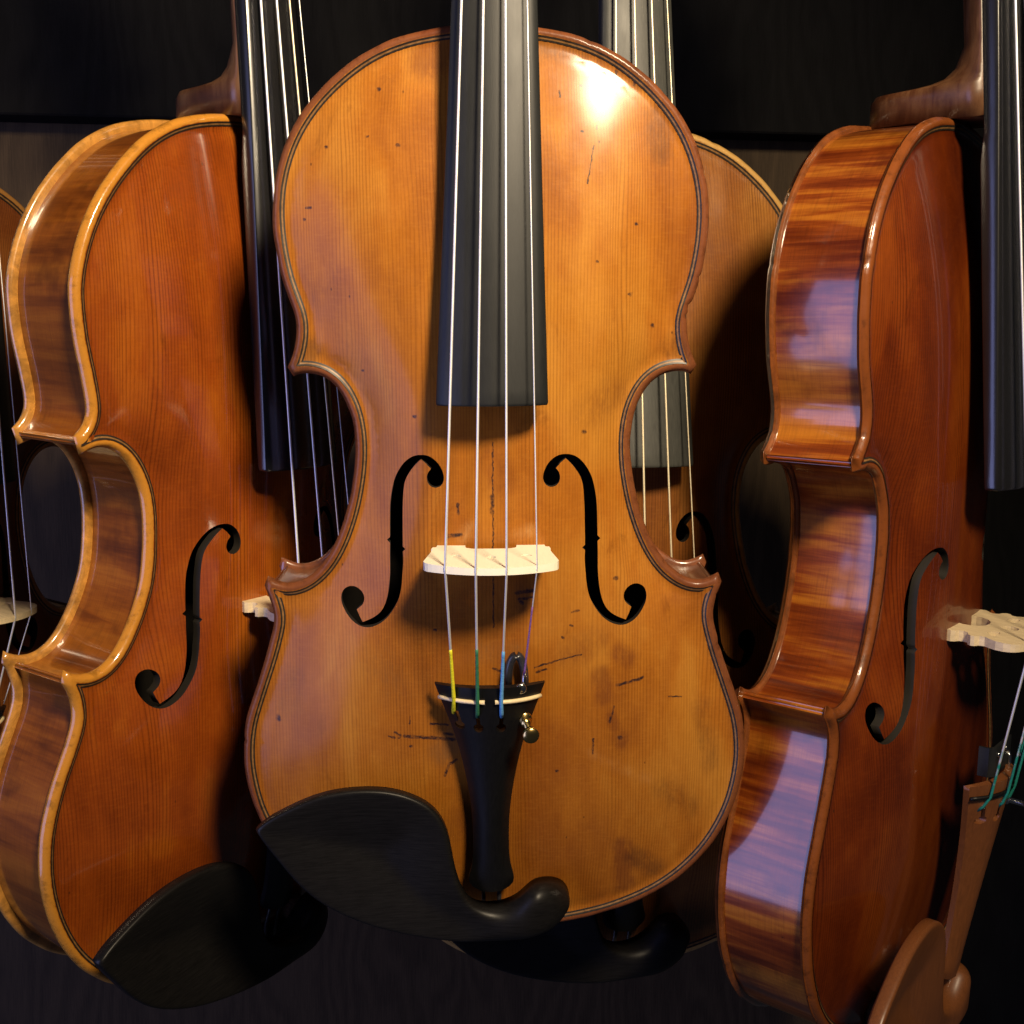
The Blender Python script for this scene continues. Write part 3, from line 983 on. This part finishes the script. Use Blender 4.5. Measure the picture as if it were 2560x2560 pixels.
    for i in range(4):
        kx = (-11.6, -4.4, 4.2, 12.8)[i]
        yk = 96.5
        if i == 3:
            hl = [(kx + 1.7 * math.cos(a), yk + 2 + 1.7 * math.sin(a)) for a in np.linspace(0, 2 * math.pi, 13)[:-1]]
        else:
            cc = [(kx + 2.0 * math.cos(a), yk + 1.8 * math.sin(a)) for a in np.linspace(math.pi * .62, math.pi * 2.38, 15)]
            lean = 1.6 * kx / 14
            hl = cc + [(kx + .75 + lean, yk + 6.2), (kx - .75 + lean, yk + 6.2)]
        holes.append(np.array(hl))
    def tz(P):
        w = np.interp(P[:, 1], wv[:, 0], wv[:, 1])
        zc = np.interp(P[:, 1], [22, 60, 112], [15.5, 22.0, 31.0])
        x = np.abs(P[:, 0]) / np.maximum(w, 1)
        crown = np.interp(P[:, 1], [22, 112], [3.6, 9.5])
        return zc - crown * np.minimum(x, 1)**2.2
    def tb(P):
        w = np.interp(P[:, 1], wv[:, 0], wv[:, 1])
        return tz(P) - np.interp(np.abs(P[:, 0]) / np.maximum(w, 1), [0, .8, 1], [4.0, 3.2, 2.2])
    g = hexgrid((-22, ty0), (22, ty1 + 1), 2.6)
    g = g[inside(g, pl)]
    g = g[dist_poly(g, pl) > 1.0]
    for hl in holes:
        g = g[~inside(g, hl)]
        g = g[dist_poly(g, hl) > .6]
    V, F, src, P, kind = slab(pl, holes, g, tz, tb)
    txo = float(sk(100))
    V = V + [txo, tdy, tdz]
    tp = link_mesh('tailpiece', V, F, MAT[tail], root)
    fx = np.linspace(-19.6, 19.6, 21)
    fy = 107.2 + .6 * (1 - (fx / 20)**2)
    fz = tz(np.c_[fx * .98, fy]) + .35
    fret = 'ivory' if tail == 'ebony_tail' else 'ebony_tail'
    link_mesh('tailpiece_fret', *tube(np.c_[fx + txo, fy, fz] + dT, .85, 8), MAT[fret], tp)
    # strings
    zt_fret = float(tz(np.array([[0, 107.5]]))[0])
    rads = (.49, .47, .43, .26)
    for i in range(4):
        xn, xb = string_xy(i)
        zb = zf + 33.0 - (44 - math.sqrt(44 * 44 - xb * xb)) - .0012 * xb * xb + .2
        zn = fb_top(487) + 1.9 - (xn * xn) / 84
        kx = (-14.0, -4.8, 4.4, 13.2)[i]
        xt = kx * .98
        yt = 107.4 + .6 * (1 - (xt / 20)**2)
        zt = float(tz(np.array([[xt, yt]]))[0]) + 1.45
        A = np.array((xn + float(sk(487)), 489, zn))
        B = np.array((xb + bx, by, zb))
        if i == 3:
            yt, zt = 117.5, zt + 2.2
        Cc = np.array((xt + txo, yt, zt)) + dT
        path = [A + (B - A) * k for k in np.linspace(0, 1, 12)] + [B + (Cc - B) * k for k in np.linspace(.04, 1, 8)]
        if i < 3:
            path += [np.array((kx + txo, 102.8, float(tz(np.array([[kx, 102.8]]))[0]) + .5)) + dT, np.array((kx + txo, 100.5, float(tz(np.array([[kx, 100.5]]))[0]) - 2.0)) + dT]
        so = link_mesh('string', *tube(path, rads[i], 8), MAT[string_mat[i]], root)
        if silk and silk[i]:
            f0, f1 = ((.60, 1), (.58, 1), (.60, 1), (.34, .98))[i]
            sp = [B + (Cc - B) * k for k in np.linspace(f0, f1, 14)]
            if i < 3:
                sp += [np.array((kx + txo, 103.2, float(tz(np.array([[kx, 103.2]]))[0]) + .75)) + dT, np.array((kx + txo, 101.2, float(tz(np.array([[kx, 101.2]]))[0]) - .6)) + dT]
            rr = (np.linspace(.60, .80, len(sp)) if i < 3 else np.linspace(.32, .42, len(sp)))
            rr = rr * (.72 if tail == 'boxwood' else 1) * (1 + .07 * np.sin(np.arange(len(sp)) * 2.3))
            link_mesh('silk_wrap', *tube(sp, rr, 10), MAT['silk_' + silk[i]], so)
    # fine tuner on the treble string
    kx = 13.2 + txo
    zk = float(tz(np.array([[13.2, 98.0]]))[0])
    ft_metal = MAT[tuner]
    ft = link_mesh('fine_tuner', *lathe((kx, 98.2, zk - .6), (0.16, -.1, 1), [(0, 3.1), (.8, 3.2), (1.5, 2.9), (1.7, 2.1), (4.6, 2.0), (5.0, 1.4), (5.1, 1.15), (13, 1.15)], 22), ft_metal, root)
    link_mesh('thumb_screw', *lathe((kx + 1.9, 97.0, zk + 11.4), (0.16, -.1, 1), [(0, 1.2), (.3, 2.6), (.9, 3.25), (2.3, 3.3), (3.0, 2.9), (3.2, 0.6)], 24), ft_metal, ft)
    if tuner == 'brass':
        lp = []
        for a in np.linspace(0, math.pi, 16):
            lp.append((kx - 2.8 + 3.2 * math.cos(a), 111.0 + 11.5 * math.sin(a)**.8, zk - 4.5))
        link_mesh('tuner_lever', *tube(lp, 1.7, 10), MAT['black_metal'], ft)
        link_mesh('string_hook', *tube([(kx + .3, 118.6, zk + 2.3), (kx + .1, 116.2, zk + 2.9), (kx - .2, 113.5, zk + 3.1), (kx - .8, 111.0, zk + 2.0)], [.9, 1.0, 1.0, .8], 10), MAT['steel'], ft)
        link_mesh('string_ball', *lathe((kx - 1.4, 112.2, zk + 3.4), (.1, -.1, 1), [(0, 1.2), (.3, 2.1), (1.3, 2.2), (1.7, 1.8)], 18), MAT['steel'], ft)
    else:
        # stamped bracket standing in front of the tailpiece
        z0, z1 = zk - 3.5, zk + 2.5
        br_prof = [(kx - 19.5, z0), (kx - 18.3, z0), (kx - 18.3, z1 - 2.6), (kx - 16.2, z1 - 1.2), (kx + 3, z1 - 1.2), (kx + 3, z1), (kx - 16.8, z1), (kx - 19.5, z1 - 2.0)]
        tb_ = link_mesh('tuner_bracket', *loft([np.array([(x, y, z) for x, z in br_prof]) for y in (112.5, 124.5)]), MAT['plastic_clear'], ft, smooth=False)
        for sx_, sy_ in ((kx - 14, 121), (kx - 4, 121)):
            link_mesh('screw_head', *lathe((sx_, sy_, z1 - .1), (0, 0, 1), [(0, 1.2), (.5, 1.2), (.8, .7)], 12), MAT['steel'], tb_)
        link_mesh('string_hook', *tube([(kx + .3, 118.6, zk + 2.3), (kx + .1, 116.2, zk + 2.9), (kx - .2, 113.5, zk + 3.1), (kx - .8, 111.0, zk + 2.0)], [.9, 1.0, 1.0, .8], 10), MAT['steel'], ft)
    ft.location = Vector((0, tdy, tdz)) * .001
    # tail gut, saddle and end button
    for sx in (-3.2, 3.2):
        link_mesh('tail_gut', *tube([(txo + sx, 26, 12.0), (txo + sx, 12, 7.6), (txo + sx * .9, -2, 5.2), (txo + sx * .6, -4.8, 0), (txo + sx * .5, -5.0, zback / 2)], .9, 8), MAT['black_metal'], root)
    sd = np.array([(x, y, z) for y, hz in ((4.5, 3.6), (-3.4, 4.4)) for x, z in ((-17, .2), (17, .2), (15, hz), (-15, hz))])
    link_mesh('saddle', sd, [(0, 1, 2, 3), (7, 6, 5, 4)] + [(i, 4 + i, 4 + (i + 1) % 4, (i + 1) % 4) for i in range(4)], MAT['ebony_tail'], root, smooth=False)
    link_mesh('end_button', *lathe((0, -.8, zback / 2), (0, -1, 0), [(0, 4), (2, 4.2), (4, 5.5), (7, 7), (10, 7), (12, 5)], 20), MAT[tail], root)
    # chin rest
    cr = [(-93.6, 55.6), (-91.5, 51.5), (-87.8, 45.7), (-80.4, 34.8), (-72.2, 25.6), (-62.6, 18.6), (-49.6, 12.2), (-36.5, 7.9), (-26, 5.4), (-8.1, 3.0), (7.5, 2.7), (18.8, 4.2), (27.4, 8.4), (30.2, 14.5), (27.8, 20.6), (21.8, 24.7), (15.2, 24.9), (10.9, 21.6), (6.5, 18.2), (-3.3, 17.2), (-9.9, 20.2), (-14.4, 27.6), (-17.5, 41.2), (-19.9, 53.1), (-24.2, 61.0), (-32, 66.8), (-41.7, 70.1), (-54.5, 71), (-68.6, 68.9), (-82.8, 63), (-91, 58)]
    tip = np.array(cr) * [chin_xf[0], chin_xf[1]] + [chin_xf[2], chin_xf[3]]
    sp = spline(np.vstack([tip, tip[:1]]), 1.6)[:-1]
    pl = sp
    ar = np.sum(pl[:, 0] * np.roll(pl[:, 1], -1) - np.roll(pl[:, 0], -1) * pl[:, 1])
    if ar < 0:
        pl = pl[::-1]
    cache = {}
    def cz(P):
        d = dist_poly(P, pl)
        bar = np.clip((P[:, 0] + 16) / 22, 0, 1)
        bar = bar * bar * (3 - 2 * bar)
        r = 1.6 + 5.0 * bar
        k = np.clip(d, 0, r)
        rd = np.sqrt(np.maximum(r * r - (r - k)**2, 0)) - r
        cup = -5.5 * (1 - bar) * np.clip(d / 26, 0, 1)**1.3
        base = 25.0 - .05 * (P[:, 0] + 40) * (1 - bar) + .035 * (P[:, 1] - 30) - 7.0 * bar * np.clip((P[:, 0] - 10) / 18, 0, 1)**1.7
        return base + rd + cup
    def cb(P):
        d = dist_poly(P, pl)
        k = np.clip(d, 0, 3.0)
        return cz(P) - 3.2 - 2.6 * np.sqrt(np.maximum(9 - (3 - k)**2, 0)) / 3 - 3.0 * np.clip((P[:, 0] + 16) / 22, 0, 1)
    pts = []
    N = normals2(pl, True)
    for r in (.25, .6, 1.1, 1.8, 2.8, 4.2, 6):
        q = pl + N * r
        q = q[inside(q, pl)]
        q = q[np.abs(dist_poly(q, pl) - r) < .05 * r + .02]
        pts.append(q)
    g = hexgrid((-95, 0), (32, 72), 2.6)
    g = g[inside(g, pl)]
    pts.append(g[dist_poly(g, pl) > 7.2])
    V, F, src, P, kind = slab(pl, [], np.vstack(pts), cz, cb, sharp=False)
    ch = link_mesh('chin_rest', V, F, MAT[chin], root)
    # cork feet and clamp barrels
    for cx, cy in ((-38, 11), (18, 10)):
        zz = float(body.top_z(np.array([[cx, cy]]))[0])
        link_mesh('cork_foot', *lathe((cx, cy, zz - .2), (0, 0, 1), [(0, 6), (12, 6)], 14), MAT['cork'], ch)
    return root

# ------------------------------------------------------------------ the instruments
M0 = dict(
    top=spruce('amber_spruce', (.23, .064, .008), (.38, .130, .013), (.51, .220, .030), (.16, .05, .020), 1, .45, .17, INK, .9, .8, .25, .12),
    edge=edge_wood('dark_edge_maple', (.20, .065, .025), 1, .2),
    rib=maple('brown_maple_rib', (.10, .03, .012), (.18, .06, .02), (.26, .10, .03), 1, .4, .2, 9, .8),
    neck=maple('worn_neck_maple', (.2, .10, .04), (.30, .17, .08), (.4, .25, .12), 1, .45, .3, 10, .7, False, .3))
M1 = dict(
    top=spruce('orange_spruce', (.15, .026, .003), (.27, .054, .005), (.41, .112, .009), (.56, .24, .03), 2, .3, .10, (), 1.25, .9),
    edge=edge_wood('golden_edge_maple', (.52, .24, .045), 2, .08),
    rib=maple('brown_flamed_rib', (.11, .025, .003), (.26, .070, .006), (.40, .130, .011), 2, .3, .05, 13, .6),
    neck=maple('pale_neck_maple', (.04, .012, .004), (.075, .028, .010), (.13, .06, .024), 2, .4, .25, 9, 1.3, False, .4))
M2 = dict(
    top=spruce('red_brown_spruce', (.070, .010, .002), (.15, .025, .003), (.25, .054, .006), (.20, .056, .012), 3, .34, .07, (), 1.4, 1.0, .5),
    edge=edge_wood('red_brown_edge_maple', (.20, .058, .013), 3, .06),
    rib=maple('fiery_flamed_rib', (.085, .011, .002), (.22, .044, .005), (.46, .155, .014), 3, .3, .10, 15, .95),
    neck=maple('grey_neck_maple', (.045, .013, .004), (.085, .03, .010), (.15, .07, .028), 3, .42, .25, 8, 1.5, False, .4))
M3 = dict(
    top=spruce('golden_brown_spruce', (.14, .040, .008), (.24, .084, .015), (.35, .155, .032), (.46, .27, .08), 4, .4, .2, (), 1.5, 1.0),
    edge=edge_wood('golden_worn_edge', (.45, .22, .06), 4, .15),
    rib=maple('dark_maple_rib', (.08, .03, .012), (.15, .055, .02), (.22, .09, .03), 4, .35, .1, 9, .8),
    neck=maple('brown_neck_maple', (.15, .06, .02), (.24, .11, .05), (.34, .2, .1), 4, .4, .25, 9, .8, False, .4))
M4 = dict(M3)
M4['top'] = spruce('dark_red_brown_spruce', (.09, .022, .006), (.15, .042, .009), (.22, .075, .015), (.30, .14, .035), 5, .4, .2, (), 1.3, 1.0)
GROUP = 'violins hanging in the dark cabinet'
make_violin('amber violin with ink marks, dark worn edges and black chin rest, hanging in front', GROUP, BODY_A,
            ((10.574, 1.21, .454), (-7.261, 2.285, -465.362)), .97, M0, 30.0, (-1.2, .0135), plate_s=2.1, bridge_plain=True)
make_violin('glossy orange violin with golden edges and long pointed corners, turned to show brown ribs', GROUP, BODY_B,
            ((7.049, 56.145, 7.372), (-109.764, -19.758, -506.692)), 1.07, M1, 34.0, slope=.105, fb='ebony_gloss', chin_xf=(1.09, 1.0, -3, -7), bridge='bridge_old', silk=None,
            string_mat=('string', 'string', 'string_warm', 'string'))
make_violin('red-brown violin with fiery flamed ribs, boxwood chin rest and boxwood tailpiece', GROUP, BODY_C,
            ((6.097, 51.757, 6.756), (168.47, -29.09, -475.589)), 1.13, M2, 29.5, (3.0, 0.0), .095, (-8, 5), (1.05, 1.06, -5, -14), bridge='bridge_old', fb='ebony_gloss', chin='boxwood', tail='boxwood',
            silk=('teal', 'teal', 'teal', 'teal'), tuner='steel')
make_violin('golden violin with nicked pale edge and grey worn fingerboard, half hidden behind the amber violin', GROUP, BODY_A,
            ((6.64, 13.98, 1.31), (45.97, -21.05, -497.43)), 1.17, M3, 30.0, fb='ebony_grey', silk=None, bridge='bridge_old', plate_s=3.0,
            string_mat=('string_warm',) * 4)
make_violin('dark brown violin hanging behind the ribs of the orange violin', GROUP, BODY_A,
            ((8.36, 61.79, 5.6), (-265.7, -26.45, -530.48)), 1.12, M4, 30.0, (8.0, 0.0), silk=None, bridge='bridge_old', plate_s=3.0)

# ------------------------------------------------------------------ cabinet
def board_box(name, lo, hi, mat, label=None):
    lo, hi = np.array(lo) * 1000, np.array(hi) * 1000
    b = 1.2
    x0, y0, z0 = lo
    x1, y1, z1 = hi
    rings = []
    for y, i in ((y0, b), (y0 + b, 0), (y1, 0)):
        rings.append(np.array([(x0 + i, y, z0 + i), (x1 - i, y, z0 + i), (x1 - i, y, z1 - i), (x0 + i, y, z1 - i)]))
    V, F = loft(rings)
    o = link_mesh(name, V, F, mat, smooth=False)
    o['kind'] = 'structure'
    return o
YAW = rad(6)
boards = []
boards.append(board_box('back_panel', (-1.2, .86, .7), (.375, .88, 2.4), MAT['board']))
boards.append(board_box('side_panel', (.37, .93, .7), (1.2, .95, 2.4), MAT['board_black']))
boards.append(board_box('upper_panel', (-1.2, .835, 1.695), (1.2, .858, 2.4), MAT['board_black']))
for b in boards:
    b.rotation_euler = (0, 0, YAW)
